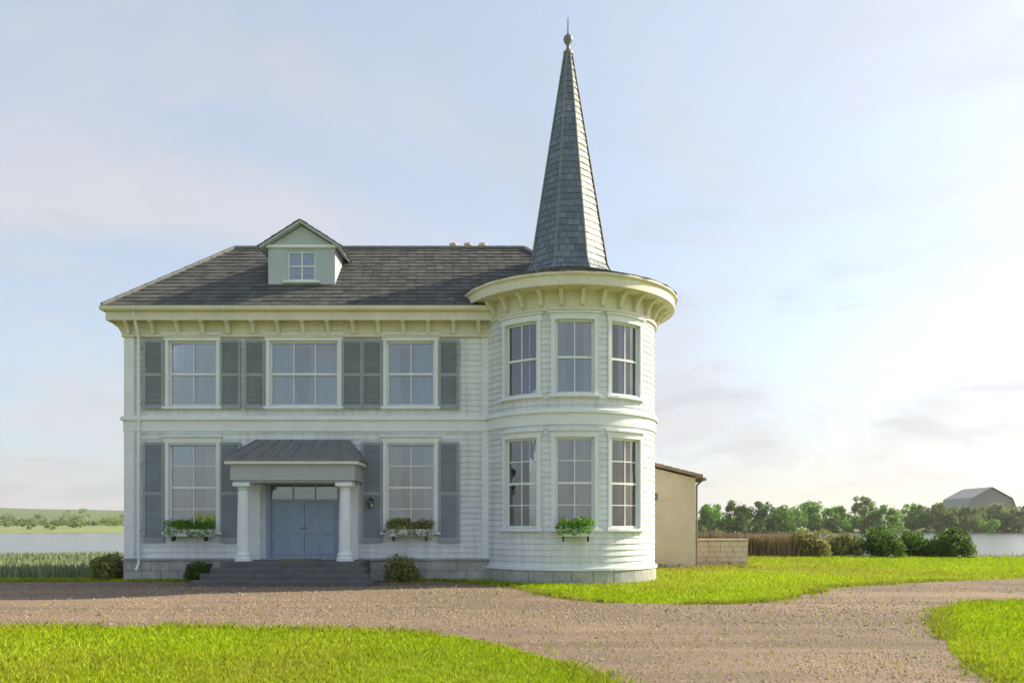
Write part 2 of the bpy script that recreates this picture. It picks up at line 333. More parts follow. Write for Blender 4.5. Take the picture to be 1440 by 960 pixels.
def window(m, uc, z0, z1, w, cols, rows, parent=house, curt=True, curved=False, lights=None, blind=0):
    u0, u1 = uc-w/2, uc+w/2; nu = 4 if curved else 1; nv = 1
    b = MB(); c = .11
    b.mbox(m, u0-c, u0, z0, z1+.0, .0, .062, nv); b.mbox(m, u1, u1+c, z0, z1, .0, .062, nv)          # casing
    b.mbox(m, u0-c-.03, u1+c+.03, z1, z1+.17, .0, .07, nu); b.mbox(m, u0-c-.08, u1+c+.08, z1+.17, z1+.215, 0, .13, nu)
    f = .055; zi0, zi1 = z0, z1
    b.mbox(m, u0, u0+f, z0, z1, -.13, -.05); b.mbox(m, u1-f, u1, z0, z1, -.13, -.05)
    b.mbox(m, u0+f, u1-f, z0, z0+.08, -.13, -.05, nu); b.mbox(m, u0+f, u1-f, z1-f, z1, -.13, -.05, nu)
    zm = (z0+z1)/2; b.mbox(m, u0+f, u1-f, zm-.03, zm+.03, -.128, -.045, nu)
    gu0, gu1 = u0+f, u1-f; bw = .026; edges = [gu0+(gu1-gu0)*i/cols for i in range(cols+1)]
    for e in edges[1:-1]: b.mbox(m, e-bw/2, e+bw/2, z0+.08, z1-f, -.12, -.06)
    zs = []
    for lo, hi in ((z0+.08, zm-.03), (zm+.03, z1-f)):
        k = [lo+(hi-lo)*i/rows for i in range(rows+1)]; zs += list(zip(k, k[1:]))
        for e in k[1:-1]: b.mbox(m, gu0, gu1, e-bw/2, e+bw/2, -.119, -.061, nu)
    o = part(b, 'window', M['trim'], parent)
    for lo, hi in zs:
        for a, e in zip(edges, edges[1:]):
            ta, tb = random.gauss(0, .007), random.gauss(0, .007); uc_, zc_ = (a+e)/2, (lo+hi)/2
            mt = lambda u, z, d: m(u, z, d+ta*(u-uc_)+tb*(z-zc_)); pb = MB(); pb.mbox(mt, a+.004, e-.004, lo+.003, hi-.003, -.094, -.088, 2 if curved else 1); pb.build('pane', M['glass'], o)
    MB().mbox(m, u0-c-.06, u1+c+.06, z0-.075, z0, -.05, .13, nu).build('sill', M['trim'], o, bevel=.008)
    if curt:
        for s in (-1, 1):
            cb = MB(); k = 26; cw = w*random.choice((.22, .30, .40, .46))*random.uniform(.9, 1.1); e0 = u0+.02 if s < 0 else u1-.02
            base = len(cb.v)
            for i in range(k+1):
                u = e0-s*cw*i/k; dd = -.27+.03*math.sin(i*1.5+random.uniform(-.3, .3)); flare = .10*(i/k)
                cb.v += [m(u-s*.10*(i/k), z0+.02, dd), m(u, (z0+z1)/2, dd+.01), m(u-s*.02*(i/k), z1, dd)]
            for i in range(k):
                p = base+3*i; cb.f += [(p, p+3, p+4, p+1), (p+1, p+4, p+5, p+2)]
            cb.build('curtain', M['curtain'], o, smooth=True)
    if blind:
        MB().mbox(m, u0+.02, u1-.02, z1-(z1-z0)*blind, z1-.01, -.205, -.2, nu).build('blind', M['curtain'], o)
    return o
# openings
WU, WG = (5.08, 7.0), (1.42, 4.02)
W1, W2, W3 = -9.33, -6.08, -2.96
front_ops = [(W1-.7, W1+.7, *WU), (W2-1.0, W2+1.0, *WU), (W3-.7, W3+.7, *WU), (W1-.7, W1+.7, *WG), (W3-.7, W3+.7, *WG), (W2-1.1, W2+1.1, .62, 3.05)]
TJ = -.72                                              # where the turret meets the front wall
PL, BELT0, BELT1, TOP = .66, 4.36, 4.80, 7.10
wall(flat, HX0, TJ+.2, PL, 7.5, front_ops)
side_ops = [(1.9, 3.1, *WU), (1.9, 3.1, *WG)]
wall(left, 0, HY1, PL, 7.5, side_ops); wall(back, HX0, HX1, PL, 7.5, []); wall(right, 0, HY1, PL, 7.5, [])
t3 = [math.radians(a)*TR for a in (-35, 0, 35)]
TW = 1.06
TU, TG = (5.18, 7.22), (1.52, 4.02)
tops = [(c-TW/2, c+TW/2, *z) for c in t3 for z in (TU, TG)]
UA, UB = math.radians(-115)*TR, math.radians(150)*TR
wall(tur, UA, UB, .45, 8.1, tops, curved=True)
# inside
ib = MB(); ib.box(HX0+.02, HX1-.02, 3.0, 3.1, 0, 7.4); part(ib, 'partition', M['room'])
ib = MB(); ib.box(HX0+.25, HX1-.25, .25, HY1-.1, 4.4, 4.6); part(ib, 'upper_floor', M['room'])
ib = MB(); ib.box(HX0+.25, HX1-.25, .25, HY1-.1, .3, .5); part(ib, 'ground_floor', M['room'])
ib = MB(); ib.lathe([(.01, 4.4), (TR-.25, 4.4), (TR-.25, 4.6), (.01, 4.6)], (TX, TY, 0), 40); part(ib, 'turret_floor', M['room'])
# windows, shutters
ws = []
for c, ww, cols in ((W1, 1.4, 2), (W2, 2.0, 3), (W3, 1.4, 2)): window(flat, c, *WU, ww, cols, 1)
for c in (W1, W3): window(flat, c, *WG, 1.4, 2, 2)
for z in (WU, WG): window(left, 2.5, *z, 1.2, 2, 1)
for i, c in enumerate(t3):
    window(tur, c, *TU, TW, 2, 1, curved=True, curt=(i == 1), blind=(.0, 0, 0)[i]); window(tur, c, *TG, TW, 2, 2, curved=True, curt=(i == 1))
def shutter_mesh(w, h):
    b = MB(); f = .075
    b.box(0, f, -.03, .012, 0, h); b.box(w-f, w, -.03, .012, 0, h)
    for z0, z1 in ((0, .12), (h*.47, h*.47+.09), (h-.09, h)): b.box(f, w-f, -.03, .012, z0, z1)
    for lo, hi in ((.12, h*.47), (h*.47+.09, h-.09)):
        n = int((hi-lo)/.055)
        for i in range(n):
            z = lo+(hi-lo)*(i+.5)/n; b.quad((f, -.026, z-.03), (w-f, -.026, z-.03), (w-f, .008, z+.018), (f, .008, z+.018))
    b.quad((f, .011, .1), (w-f, .011, .1), (w-f, .011, h-.05), (f, .011, h-.05))
    return b
SHW = .60
sh = {}
for key, (z0, z1) in (('u', WU), ('g', WG)):
    sh[key] = (shutter_mesh(SHW, z1-z0+(.10 if key == 'u' else .32)).build('shutter', M['shutter']), z0-(.08 if key == 'u' else .30))
first = {'u': True, 'g': True}
for key, c, ww in (('u', W1, 1.4), ('u', W2, 2.0), ('u', W3, 1.4), ('g', W1, 1.4), ('g', W3, 1.4)):
    for s in (-1, 1):
        o, z = sh[key]
        if first[key]: first[key] = False
        else: o = o.copy(); C.objects.link(o)
        x = c+s*(ww/2+.12)+(0 if s > 0 else -SHW)
        o.parent = house; o.location = Vector((x, -.075, z))-HO; o.rotation_euler.z = math.radians(random.uniform(-2.0, .3))*s
# plinth stones
part(MB().box(HX0-.03, HX1+.02, -.045, HY1+.03, -.3, PL-.07), 'plinth', M['mortar'])
pw = bpy.data.objects[-1] if False else house.children[-1]
def stones(m, u0, u1, z0, z1, rows, parent, d0=.03, curved=False):
    h = (z1-z0)/rows
    for r in range(rows):
        u = u0-(.25 if r % 2 else 0)
        while u < u1:
            L_ = random.uniform(.45, .75); a, c = max(u, u0), min(u+L_-.014, u1)
            if c-a > .05:
                dd = d0+random.uniform(.03, .045)
                MB().mbox(m, a, c, z0+r*h+.007, z0+(r+1)*h-.007, d0-.02, dd, 3 if curved else 1).build('stone', M['plinth'], parent, off=(HO if False else None))
            u += L_
pl = [o for o in house.children if o.name.startswith('plinth')][0]
def stones_in(*a, **k): stones(*a, pl, **k)
stones(flat, HX0-.03, TJ, 0, PL-.07, 2, pl); stones(left, -.03, HY1, 0, PL-.07, 2, pl)
part(MB().box(HX0-.1, TJ+.1, -.12, -.0, PL-.07, PL).box(HX0-.1, HX0, 0, HY1+.1, PL-.07, PL), 'plinth_cap', M['plinth'], bevel=.01)
tp = part(MB().lathe([(TR+.02, -.3), (TR+.02, .38)], (TX, TY, 0), 60, math.radians(-115), math.radians(150)), 'turret_plinth', M['mortar'])
stones(tur, UA, UB, 0, .38, 1, tp, curved=True)
part(MB().lathe([(TR, .38), (TR+.10, .38), (TR+.10, .45), (TR, .47)], (TX, TY, 0), 72, math.radians(-115), math.radians(150)), 'plinth_cap', M['trim'])
# belt course, frieze, corner boards
def beltp(d): return [(0, BELT0), (d, BELT0), (d, BELT0+.3), (d+.05, BELT0+.34), (d+.05, BELT0+.41), (0, BELT0+.45)]
b = MB()
for m, u0, u1 in ((flat, HX0-.06, TJ+.06), (left, -.06, HY1)):
    b.mbox(m, u0, u1, BELT0, BELT0+.32, .02, .062); b.mbox(m, u0-.06, u1, BELT0+.32, BELT0+.40, .02, .125); b.mbox(m, u0-.03, u1, BELT0+.40, BELT0+.44, .02, .085)
part(b, 'belt_course', M['trim'])
part(MB().lathe([(TR, BELT0), (TR+.062, BELT0), (TR+.062, BELT0+.32), (TR+.125, BELT0+.32), (TR+.125, BELT0+.40), (TR+.085, BELT0+.44), (TR, BELT0+.44)], (TX, TY, 0), 80, math.radians(-110), math.radians(150)), 'belt_course', M['trim'])
part(MB().mbox(flat, HX0-.04, HX0+.26, PL, TOP, 0, .05).mbox(left, -.03, .22, PL, TOP, 0, .05), 'corner_board', M['trim'])
part(MB().mbox(flat, TJ-.16, TJ+.05, PL, TOP, 0, .045), 'corner_board', M['trim'])
EZ = 7.56; OV = .40
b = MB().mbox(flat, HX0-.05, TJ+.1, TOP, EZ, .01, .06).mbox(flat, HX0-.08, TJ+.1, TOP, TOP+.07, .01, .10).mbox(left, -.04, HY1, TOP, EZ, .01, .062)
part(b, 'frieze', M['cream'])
EX0, EX1, EY0, EY1 = HX0-OV, HX1+OV, -OV, HY1+OV
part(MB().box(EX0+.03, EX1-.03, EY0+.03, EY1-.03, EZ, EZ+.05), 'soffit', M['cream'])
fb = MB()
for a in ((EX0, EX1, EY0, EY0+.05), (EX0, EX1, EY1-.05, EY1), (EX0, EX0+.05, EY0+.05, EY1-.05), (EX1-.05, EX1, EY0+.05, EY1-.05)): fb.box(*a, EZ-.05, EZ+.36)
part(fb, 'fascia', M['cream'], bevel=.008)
gb = MB()
def gutter(p0, p1, out):
    p0, p1, out = Vector(p0), Vector(p1), Vector(out); pr = [(0, .12), (.02, .02), (.07, -.02), (.125, .02), (.14, .12)]; n = len(gb.v)
    for p in (p0, p1):
        for d, z in pr: gb.v.append(tuple(p+out*d+Vector((0, 0, z))))
        for d, z in reversed(pr): gb.v.append(tuple(p+out*(d*.9+.006)+Vector((0, 0, z+.012 if z < .1 else z))))
    k = 2*len(pr)
    for i in range(k): gb.f.append((n+i, n+(i+1) % k, n+k+(i+1) % k, n+k+i))
gutter((EX0-.1, EY0, EZ+.22), (EX1, EY0, EZ+.22), (0, -1, 0)); gutter((EX0, EY0-.1, EZ+.22), (EX0, EY1, EZ+.22), (-1, 0, 0))
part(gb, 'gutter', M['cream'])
dp = MB(); xd = HX0+.42
dp.tube((xd, -.11, .5), (xd, -.11, 7.05), .042, .042, 10).tube((xd, -.11, 7.05), (xd, EY0-.05, EZ+.19), .042, .042, 10).tube((xd, -.11, .5), (xd, -.28, .3), .042, .042, 10)
for z in (1.5, 3.4, 5.2, 6.8): dp.box(xd-.06, xd+.06, -.12, -.02, z, z+.035)
part(dp, 'downpipe', M['trim'])
brm = MB().prism([(0, 0), (.33, 0), (.33, -.07), (.27, -.10), (.2, -.16), (.12, -.28), (.08, -.38), (0, -.42)], -.055, .055)
for v in range(len(brm.v)):
    x, y, z = brm.v[v]; brm.v[v] = (y, -x, z)
br0 = None
def bracket(x, y, z, rz=0):
    global br0
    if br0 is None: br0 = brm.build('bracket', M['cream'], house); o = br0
    else: o = br0.copy(); C.objects.link(o)
    o.parent = house; o.location = Vector((x, y, z))-HO; o.rotation_euler.z = rz
nb = 15
for i in range(nb): bracket(HX0+.12+(TJ-.25-HX0-.12)*i/(nb-1), -.06, EZ)
for i in range(6): bracket(HX0-.06, .1+i*.98, EZ, -PI/2)
# roof
RZ, RY, RX0, RX1 = 10.62, 2.6, -9.0, .40
ez = EZ+.36
def slates(corners, parent, m, h=.23, wd=.28, name='slates'):
    bl, br, tr_, tl = [Vector(c) for c in corners]; b = MB(); nrm = (br-bl).cross(tl-bl).normalized()
    H = (((tl+tr_)/2)-((bl+br)/2)).length; rows = max(1, int(H/h))
    for r in range(rows):
        t0, t1 = r/rows, min(1, (r+1.12)/rows); a0, a1 = bl.lerp(tl, t0), br.lerp(tr_, t0); c0, c1 = bl.lerp(tl, t1), br.lerp(tr_, t1)
        n = max(1, int((a1-a0).length/wd+.5)); o = .5 if r % 2 else 0
        cuts = [0]+[min(1, max(0, (i+o)/n)) for i in range(0 if o else 1, n)]+[1]
        for s, e in zip(cuts, cuts[1:]):
            if e-s < .01: continue
            g = .006/max(.3, (a1-a0).length); th = .016+random.uniform(0, .012); lift = nrm*th; s2, e2 = s+g, e-g
            k = random.uniform(-.008, .008); dn_ = (bl-tl).normalized()*k
            p = [a0.lerp(a1, s2)+lift+dn_, a0.lerp(a1, e2)+lift+dn_, c0.lerp(c1, e2)+nrm*.004, c0.lerp(c1, s2)+nrm*.004]
            b.quad(*p); b.quad(p[0], p[1], p[1]-lift*.9, p[0]-lift*.9); b.quad(p[0], p[3], p[0]-lift*.9); b.quad(p[1], p[1]-lift*.9, p[2])
    o = b.build(name, m, parent); o['kind'] = 'stuff'; return o
ea = [(EX0-.06, EY0-.06, ez), (EX1+.06, EY0-.06, ez), (EX1+.06, EY1+.06, ez), (EX0-.06, EY1+.06, ez)]; r0, r1 = (RX0, RY, RZ), (RX1, RY, RZ)
planes = [(ea[0], ea[1], r1, r0), (ea[1], ea[2], r1, r1), (ea[2], ea[3], r0, r1), (ea[3], ea[0], r0, r0)]
rb = MB()
for p in planes: rb.quad(*(p if p[2] != p[3] else p[:3]))
rb.quad(*ea); roof = part(rb, 'roof', M['slate_bed'])
for p in planes: slates(p, roof, M['slate'])
rt = MB()
def ridge(p, q):
    p, q = Vector(p), Vector(q); n = max(1, int((q-p).length/.45))
    for i in range(n):
        a, c = p.lerp(q, i/n), p.lerp(q, (i+.985)/n); rt.tube(a+Vector((0, 0, .0)), c+Vector((0, 0, .0)), .085, .078, 8)
ridge(r0, r1)
for e_, r_ in ((ea[0], r0), (ea[3], r0), (ea[1], r1), (ea[2], r1)): ridge(e_, r_)
rt.build('ridge_tiles', M['lead'], roof)['kind'] = 'stuff'
# dormer, over the door
DX = -6.30
def dormer():
    y0 = 0.55; z0 = 8.75; z1 = 9.95; hw = 1.0; yb = 2.4
    d = MB(); d.box(DX-hw, DX-.42, y0, yb, z0, z1); d.box(DX+.42, DX+hw, y0, yb, z0, z1); d.box(DX-.42, DX+.42, y0, yb, z0, z0+.18); d.box(DX-.42, DX+.42, y0+.01, yb, z1-.12, z1)
    d.box(DX-.42, DX+.42, y0+.5, y0+.6, z0+.18, z1-.12)
    d.prism([(DX-hw, z1), (DX+hw, z1), (DX, z1+.62)], y0, yb)
    o = part(d, 'dormer', M['dorm'])
    rf = MB()
    for s in (-1, 1):
        a, b_ = Vector((DX+s*(hw+.2), 0, z1-.10)), Vector((DX, 0, z1+.66)); n_ = Vector((s*.62, 0, .78))*.06
        P = [a, b_, b_+Vector((0, 0, .075)), a+n_]
        k = len(rf.v); rf.v += [(p.x, y0-.2, p.z) for p in P]+[(p.x, yb+.4, p.z) for p in P]
        rf.f += [(k, k+1, k+2, k+3), (k+7, k+6, k+5, k+4)]+[(k+i, k+4+i, k+4+(i+1) % 4, k+(i+1) % 4) for i in range(4)]
    rf.build('dormer_roof', M['dorm'], o)
    for s in (-1, 1): slates(((DX+s*1.26, y0-.24, z1-.06), (DX+s*1.26, yb+.4, z1-.06), (DX, yb+.4, z1+.75), (DX, y0-.24, z1+.75)) if s > 0 else ((DX-1.26, yb+.4, z1-.06), (DX-1.26, y0-.24, z1-.06), (DX, y0-.24, z1+.75), (DX, yb+.4, z1+.75)), o, M['slate'])
    fr = MB(); x0, x1, za, zb, yy = DX-.42, DX+.42, z0+.18, z1-.12, y0+.05
    for a in ((x0, x0+.05, za, zb), (x1-.05, x1, za, zb), (x0+.05, x1-.05, za, za+.06), (x0+.05, x1-.05, zb-.05, zb), (DX-.018, DX+.018, za+.06, zb-.05), (x0+.05, DX-.018, (za+zb)/2-.02, (za+zb)/2+.02), (DX+.018, x1-.05, (za+zb)/2-.02, (za+zb)/2+.02)):
        fr.box(a[0], a[1], yy, yy+.05, a[2], a[3])
    fr.build('window_frame', M['trim'], o)
    for a, b_ in ((x0+.05, DX-.018), (DX+.018, x1-.05)):
        for c, e in ((za+.06, (za+zb)/2-.02), ((za+zb)/2+.02, zb-.05)): MB().box(a, b_, yy+.02, yy+.026, c, e).build('pane', M['glass'], o)
    MB().box(DX-.55, DX+.55, y0-.08, y0+.02, z0+.11, z0+.17).build('sill', M['trim'], o)
    MB().box(DX-hw-.06, DX+hw+.06, y0-.06, y0+.01, z1-.04, z1+.05).build('cornice', M['trim'], o)
dormer()
# chimney behind the ridge
ch = part(MB().box(-2.3, -.7, 3.6, 4.25, 9.4, 10.72), 'chimney', M['brick'])
MB().box(-2.38, -.62, 3.52, 4.33, 10.72, 10.84).build('chimney_cap', M['plinth'], ch)
for x in (-2.0, -1.5, -1.0): MB().lathe([(.15, 10.84), (.12, 11.12), (.145, 11.16), (.145, 11.22), (.10, 11.22), (.09, 10.9)], (x, 3.92, 0), 14).build('chimney_pot', M['tan'], ch)
# turret eave, skirt roof, spire
tc0 = (TX, TY, 0)
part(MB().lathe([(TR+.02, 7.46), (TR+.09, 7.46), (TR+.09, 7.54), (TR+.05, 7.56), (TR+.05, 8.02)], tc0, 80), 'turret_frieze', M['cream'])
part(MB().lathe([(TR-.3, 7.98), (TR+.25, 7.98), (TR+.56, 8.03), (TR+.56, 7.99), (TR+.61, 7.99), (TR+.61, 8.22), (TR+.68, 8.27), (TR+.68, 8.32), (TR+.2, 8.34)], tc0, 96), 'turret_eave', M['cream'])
for i in range(22):
    a = math.radians(-105+ i*255/21); bracket(TX+(TR+.05)*math.sin(a), TY-(TR+.05)*math.cos(a), 7.99, a)
def ring(r, z, i, n): a = 2*PI*(i-.5)/n; return (TX+r*math.sin(a), TY-r*math.cos(a), z)
SR, SZ, SB, STZ = TR+.70, 8.32, 1.25, 9.1
sk = MB(); n = 24
for i in range(n): sk.quad(ring(SR, SZ, i, n), ring(SR, SZ, i+1, n), ring(SB, STZ, i+1, n), ring(SB, STZ, i, n))
sko = part(sk, 'turret_roof', M['slate_bed'])
for i in range(n): slates((ring(SR, SZ, i, n), ring(SR, SZ, i+1, n), ring(SB, STZ, i+1, n), ring(SB, STZ, i, n)), sko, M['slate'], .24, .3)
n = 8; prof = [(1.40, 9.0), (1.20, 9.4), (.10, 16.0)]
sp = MB()
for (ra, za), (rb_, zb) in zip(prof, prof[1:]):
    for i in range(n): sp.quad(ring(ra, za, i, n), ring(ra, za, i+1, n), ring(rb_, zb, i+1, n), ring(rb_, zb, i, n))
spo = part(sp, 'spire', M['slate_bed'])
for (ra, za), (rb_, zb) in zip(prof, prof[1:]):
    for i in range(n): slates((ring(ra, za, i, n), ring(ra, za, i+1, n), ring(rb_, zb, i+1, n), ring(rb_, zb, i, n)), spo, M['slate_spire'], .2, .22)
hp = MB()
for i in range(n):
    for (ra, za), (rb_, zb) in zip(prof, prof[1:]): hp.tube(ring(ra+.02, za, i, n), ring(rb_+.02, zb, i, n), .035, .025, 6)
hp.build('hip_rolls', M['lead'], spo)
MB().lathe([(.0, 15.85), (.14, 15.9), (.15, 16.0), (.07, 16.06), (.05, 16.2), (.13, 16.32), (.15, 16.4), (.12, 16.48), (.03, 16.56), (.018, 17.05), (0, 17.06)], tc0, 16).build('finial', M['lead'], spo, smooth=True)
# door and portico
PD = 1.05
pt = part(MB().box(W2-1.72, W2+1.72, -PD-.22, 0, 2.86, 3.30).box(W2-1.66, W2+1.66, -PD-.16, 0, 2.80, 2.86), 'portico', M['grey'], bevel=.01)
MB().box(W2-1.84, W2+1.84, -PD-.34, 0, 3.30, 3.40).build('cornice', M['trim'], pt, bevel=.012)
k = [(-1.9, -PD-.4), (1.9, -PD-.4), (1.9, 0), (-1.9, 0)]
pr_ = MB(); z0 = 3.40
lo = [(W2+x, y, z0+.05) for x, y in k]; hi = [(W2-1.35, -.1, 4.1), (W2+1.35, -.1, 4.1), (W2+1.35, 0, 4.1), (W2-1.35, 0, 4.1)]; bt = [(x, y, z0) for x, y, z in lo]
for i in range(4): j = (i+1) % 4; pr_.quad(lo[i], lo[j], hi[j], hi[i]); pr_.quad(bt[i], bt[j], lo[j], lo[i])
pr_.quad(*hi); pr_.quad(*bt); pro = pr_.build('portico_roof', M['lead'], pt)
for t_ in range(9):
    x = W2-1.5+3.0*t_/8; MB().tube((x*1.0+(x-W2)*.24, -PD-.39, z0+.06), (W2+(x-W2)*.9, -.1, 4.11), .014, .014, 5).build('roof_seam', M['lead'], pro)
for s in (-1, 1):
    x = W2+s*1.42
    for y, nm in ((-PD, 'column'), (-.12, 'pilaster')):
        c = MB()
        if nm == 'column':
            c.lathe([(.0, .62), (.24, .62), (.24, .72), (.21, .74), (.22, .80), (.19, .84), (.175, .9), (.172, 1.5), (.15, 2.5), (.145, 2.58), (.17, 2.61), (.15, 2.64), (.21, 2.70), (0, 2.70)], (x, y, 0), 28); c.box(x-.23, x+.23, y-.23, y+.23, 2.70, 2.80)
        else: c.box(x-.17, x+.17, -.14, 0, .62, 2.62); c.box(x-.21, x+.21, -.18, 0, 2.62, 2.80)
        c.build(nm, M['trim'], pt)
ds = part(MB().box(W2-1.1, W2-.98, -.05, .12, .62, 3.05).box(W2+.98, W2+1.1, -.05, .12, .62, 3.05).box(W2-.98, W2+.98, -.05, .12, 2.93, 3.05).box(W2-.98, W2+.98, -.03, .10, 2.30, 2.38), 'door_frame', M['blue'])
for a, c in ((-.98, -.34), (-.31, .31), (.34, .98)): MB().box(W2+a, W2+c, .03, .036, 2.38, 2.93).build('pane', M['glass'], ds)
MB().box(W2-.34, W2-.31, .0, .09, 2.38, 2.93).box(W2+.31, W2+.34, .0, .09, 2.38, 2.93).build('mullion', M['blue'], ds)
for sd in (-1, 1):
    xa, xb = (W2-.98, W2-.006) if sd < 0 else (W2+.006, W2+.98)
    door = part(MB().box(xa, xb, .02, .07, .62, 2.30), 'door', M['blue'])
    for p0 in (.10, .53):
        for z0, z1 in ((.76, 1.24), (1.36, 1.74), (1.84, 2.2)):
            MB().box(xa+p0, xa+p0+.34, .004, .021, z0, z1).build('panel', M['blue'], door, bevel=.012)
    MB().lathe([(0, 0), (.035, 0), (.04, .02), (.02, .035), (0, .04)], k=14).build('knob', M['brass'], door, off=(W2+sd*.06, .02, 1.55)).rotation_euler.x = PI/2
for i, (hw, y1, z0, z1) in enumerate(((1.95, -1.42, 0, .62), (2.1, -1.74, 0, .46), (2.25, -2.06, 0, .31), (2.4, -2.38, 0, .155))):
    yb = (0, -1.42, -1.74, -2.06)[i]-.0
    part(MB().box(W2-hw, W2+hw, y1, yb if i else -.07, z0, z1), 'step', M['step'], bevel=.015)
dm = MB().box(W2-.55, W2+.55, -.82, -.22, .62, .645).build('door_mat', M['reed']); tag(dm, 'brown coir mat before the blue double door', 'door mat')
# wall lantern by the door
lt = empty('wall_lantern', (W2+1.98, -.05, 2.3)); tag(lt, 'small black iron wall lantern on white boards right of the portico', 'lantern')
MB().box(-.06, .06, -.0, .02, -.12, .12).build('back_plate', M['iron'], lt)
MB().tube((0, 0, .06), (0, -.16, .14), .012, .012, 6).build('arm', M['iron'], lt)
b = MB(); b.lathe([(0, .13), (.1, .05), (.09, .04), (.085, .04)], (0, -.16, 0), 6); b.lathe([(.06, -.17), (.065, -.15), (0, -.17)], (0, -.16, 0), 6)
for i in range(6): a = PI/3*i; b.tube((.085*math.sin(a), -.16-.085*math.cos(a), .04), (.062*math.sin(a), -.16-.062*math.cos(a), -.15), .006, .006, 4)
b.build('cage', M['iron'], lt)
MB().lathe([(.08, .04), (.058, -.15)], (0, -.16, 0), 6).build('glass', M['glass'], lt)

# ------------------------------------------------------------------ leaves
def leaf_cloud(name, cent, rad, n, size, m, parent, rs, flat_=.0):
    cent = np.asarray(cent); k = rs.integers(0, len(cent), n); d = rs.normal(size=(n, 3)); d /= np.linalg.norm(d, axis=1)[:, None]
    r = rs.uniform(.25, 1, n)**.5; p = cent[k]+d*(r*np.asarray(rad)[k])[:, None]
    nn = d+rs.normal(size=(n, 3))*.7; nn[:, 2] += .4; nn /= np.linalg.norm(nn, axis=1)[:, None]
    t = np.cross(nn, rs.normal(size=(n, 3))); t /= np.linalg.norm(t, axis=1)[:, None]; bt = np.cross(nn, t)
    s = (size*rs.uniform(.6, 1.4, n))[:, None]
    v = np.stack([p-t*s*.9, p+bt*s*.45-t*s*.1, p+t*s*.9+nn*s*.2, p-bt*s*.45-t*s*.1], 1).reshape(-1, 3)
    return npmesh(name, v, np.arange(4*n), np.full(n, 4), m, parent)
def tree(name, label, cat, loc, h, cw, m, seed, n=2600, size=.3, trunk=.28, group=None, low=.25):
    rs = np.random.default_rng(seed); rd = random.Random(seed); t = empty(name, loc, rd.uniform(0, 6)); tag(t, label, cat, group)
    b = MB(); tips = []
    top = h*.55; b.tube((0, 0, -.3), (rd.uniform(-.1, .1), 0, top*.5), trunk, trunk*.7, 8, False); b.tube((0, 0, top*.5), (rd.uniform(-.3, .3), rd.uniform(-.3, .3), top), trunk*.7, trunk*.35, 8)
    cents, rads = [], []
    for i in range(11):
        a = i*2.4+rd.uniform(-.4, .4); f = i/10; z = h*(low+.1+(.78-low)*f); rr = cw*.5*math.sin(PI*min(.95, .22+.7*f))*rd.uniform(.55, .95)
        e = (math.cos(a)*rr, math.sin(a)*rr, z); b.tube((0, 0, max(.3, z*.55)), e, trunk*.32, trunk*.1, 5, False)
        R_ = cw*rd.uniform(.15, .24); cents.append(e); rads.append(R_)
        for j in range(5):
            q = Vector((rd.gauss(0, 1), rd.gauss(0, 1), rd.gauss(0, .8))).normalized()*R_*rd.uniform(.7, 1.15)
            cents.append((e[0]+q.x, e[1]+q.y, min(h*.97, max(h*low*.8, e[2]+q.z)))); rads.append(R_*rd.uniform(.35, .6))
    b.build('trunk', M['bark'], t); leaf_cloud('crown', cents, rads, n, size, m, t, rs); return t
def shrub(name, label, loc, w_, h, m, seed, n=1800, size=.06, group=None, cat='shrub'):
    rs = np.random.default_rng(seed); rd = random.Random(seed); t = empty(name, loc); tag(t, label, cat, group); b = MB(); cents, rads = [], []
    for i in range(12):
        a = i*2.4; rr = w_*.36*math.sqrt(i/12); z = h*rd.uniform(.35, .78)*(1-.45*(rr/(w_*.5))**2); e = (math.cos(a)*rr, math.sin(a)*rr, z); b.tube((e[0]*.15, e[1]*.15, -.05), e, .02, .008, 5, False)
        cents.append(e); rads.append(h*rd.uniform(.2, .3)); cents.append((e[0]*1.15, e[1]*1.15, max(.12, z*.5))); rads.append(h*.25)
    b.build('stems', M['bark'], t); leaf_cloud('foliage', cents, rads, n, size, m, t, rs); return t
# planting beside the house
shrub('laurel_shrub', 'rounded dark laurel shrub at the far left corner of the white house', (HX0-.7, .35, 0), 1.3, .9, M['leaf_olive'], 3, 2600, .07)
shrub('box_shrub', 'low olive shrub right of the dark entrance steps', (W2+2.95, -.55, 0), 1.2, .85, M['leaf_olive'], 5, 2600, .045)
shrub('box_shrub', 'low dark green shrub left of the dark entrance steps', (W2-2.85, -.55, 0), 1.0, .7, M['leaf_dark'], 6, 2200, .045)
# window boxes
def window_box(m, uc, w_, z, label, seed, rot=0, curved=False):
    px, py, pz = m(uc, z, .25); t = empty('window_box', (px, py, pz), rot); tag(t, label, 'window box', 'planted boxes under the ground-floor windows'); 
    MB().prism([(-w_/2, 0), (w_/2, 0), (w_/2+.03, .2), (-w_/2-.03, .2)], -.115, .115).build('trough', M['trim'], t)
    for s in (-1, 1): MB().box(s*w_*.35-.02, s*w_*.35+.02, -.1, .13, -.14, -.0).build('bracket', M['iron'], t)
    rs = np.random.default_rng(seed); k = int(w_/.09); c = [(-w_/2+.05+(w_-.1)*i/(k-1), rs.uniform(-.08, .03), .27+rs.uniform(-.02, .16)) for i in range(k)]; c += [(x, -.15, .14+rs.uniform(-.08, .05)) for x, _, _ in c[::2]]
    leaf_cloud('foliage', c, [.13]*len(c), 1500, .035, M['leaf_olive'] if seed == 42 else M['leaf'], t, rs)
window_box(flat, W1, 1.35, 1.30, 'white window box of green leaves under the window left of the door', 41)
window_box(flat, W3, 1.35, 1.30, 'white window box of yellowish leaves under the window between portico and turret', 42)
window_box(tur, t3[1], .95, 1.32, 'white window box of green leaves under the turret front window', 43)

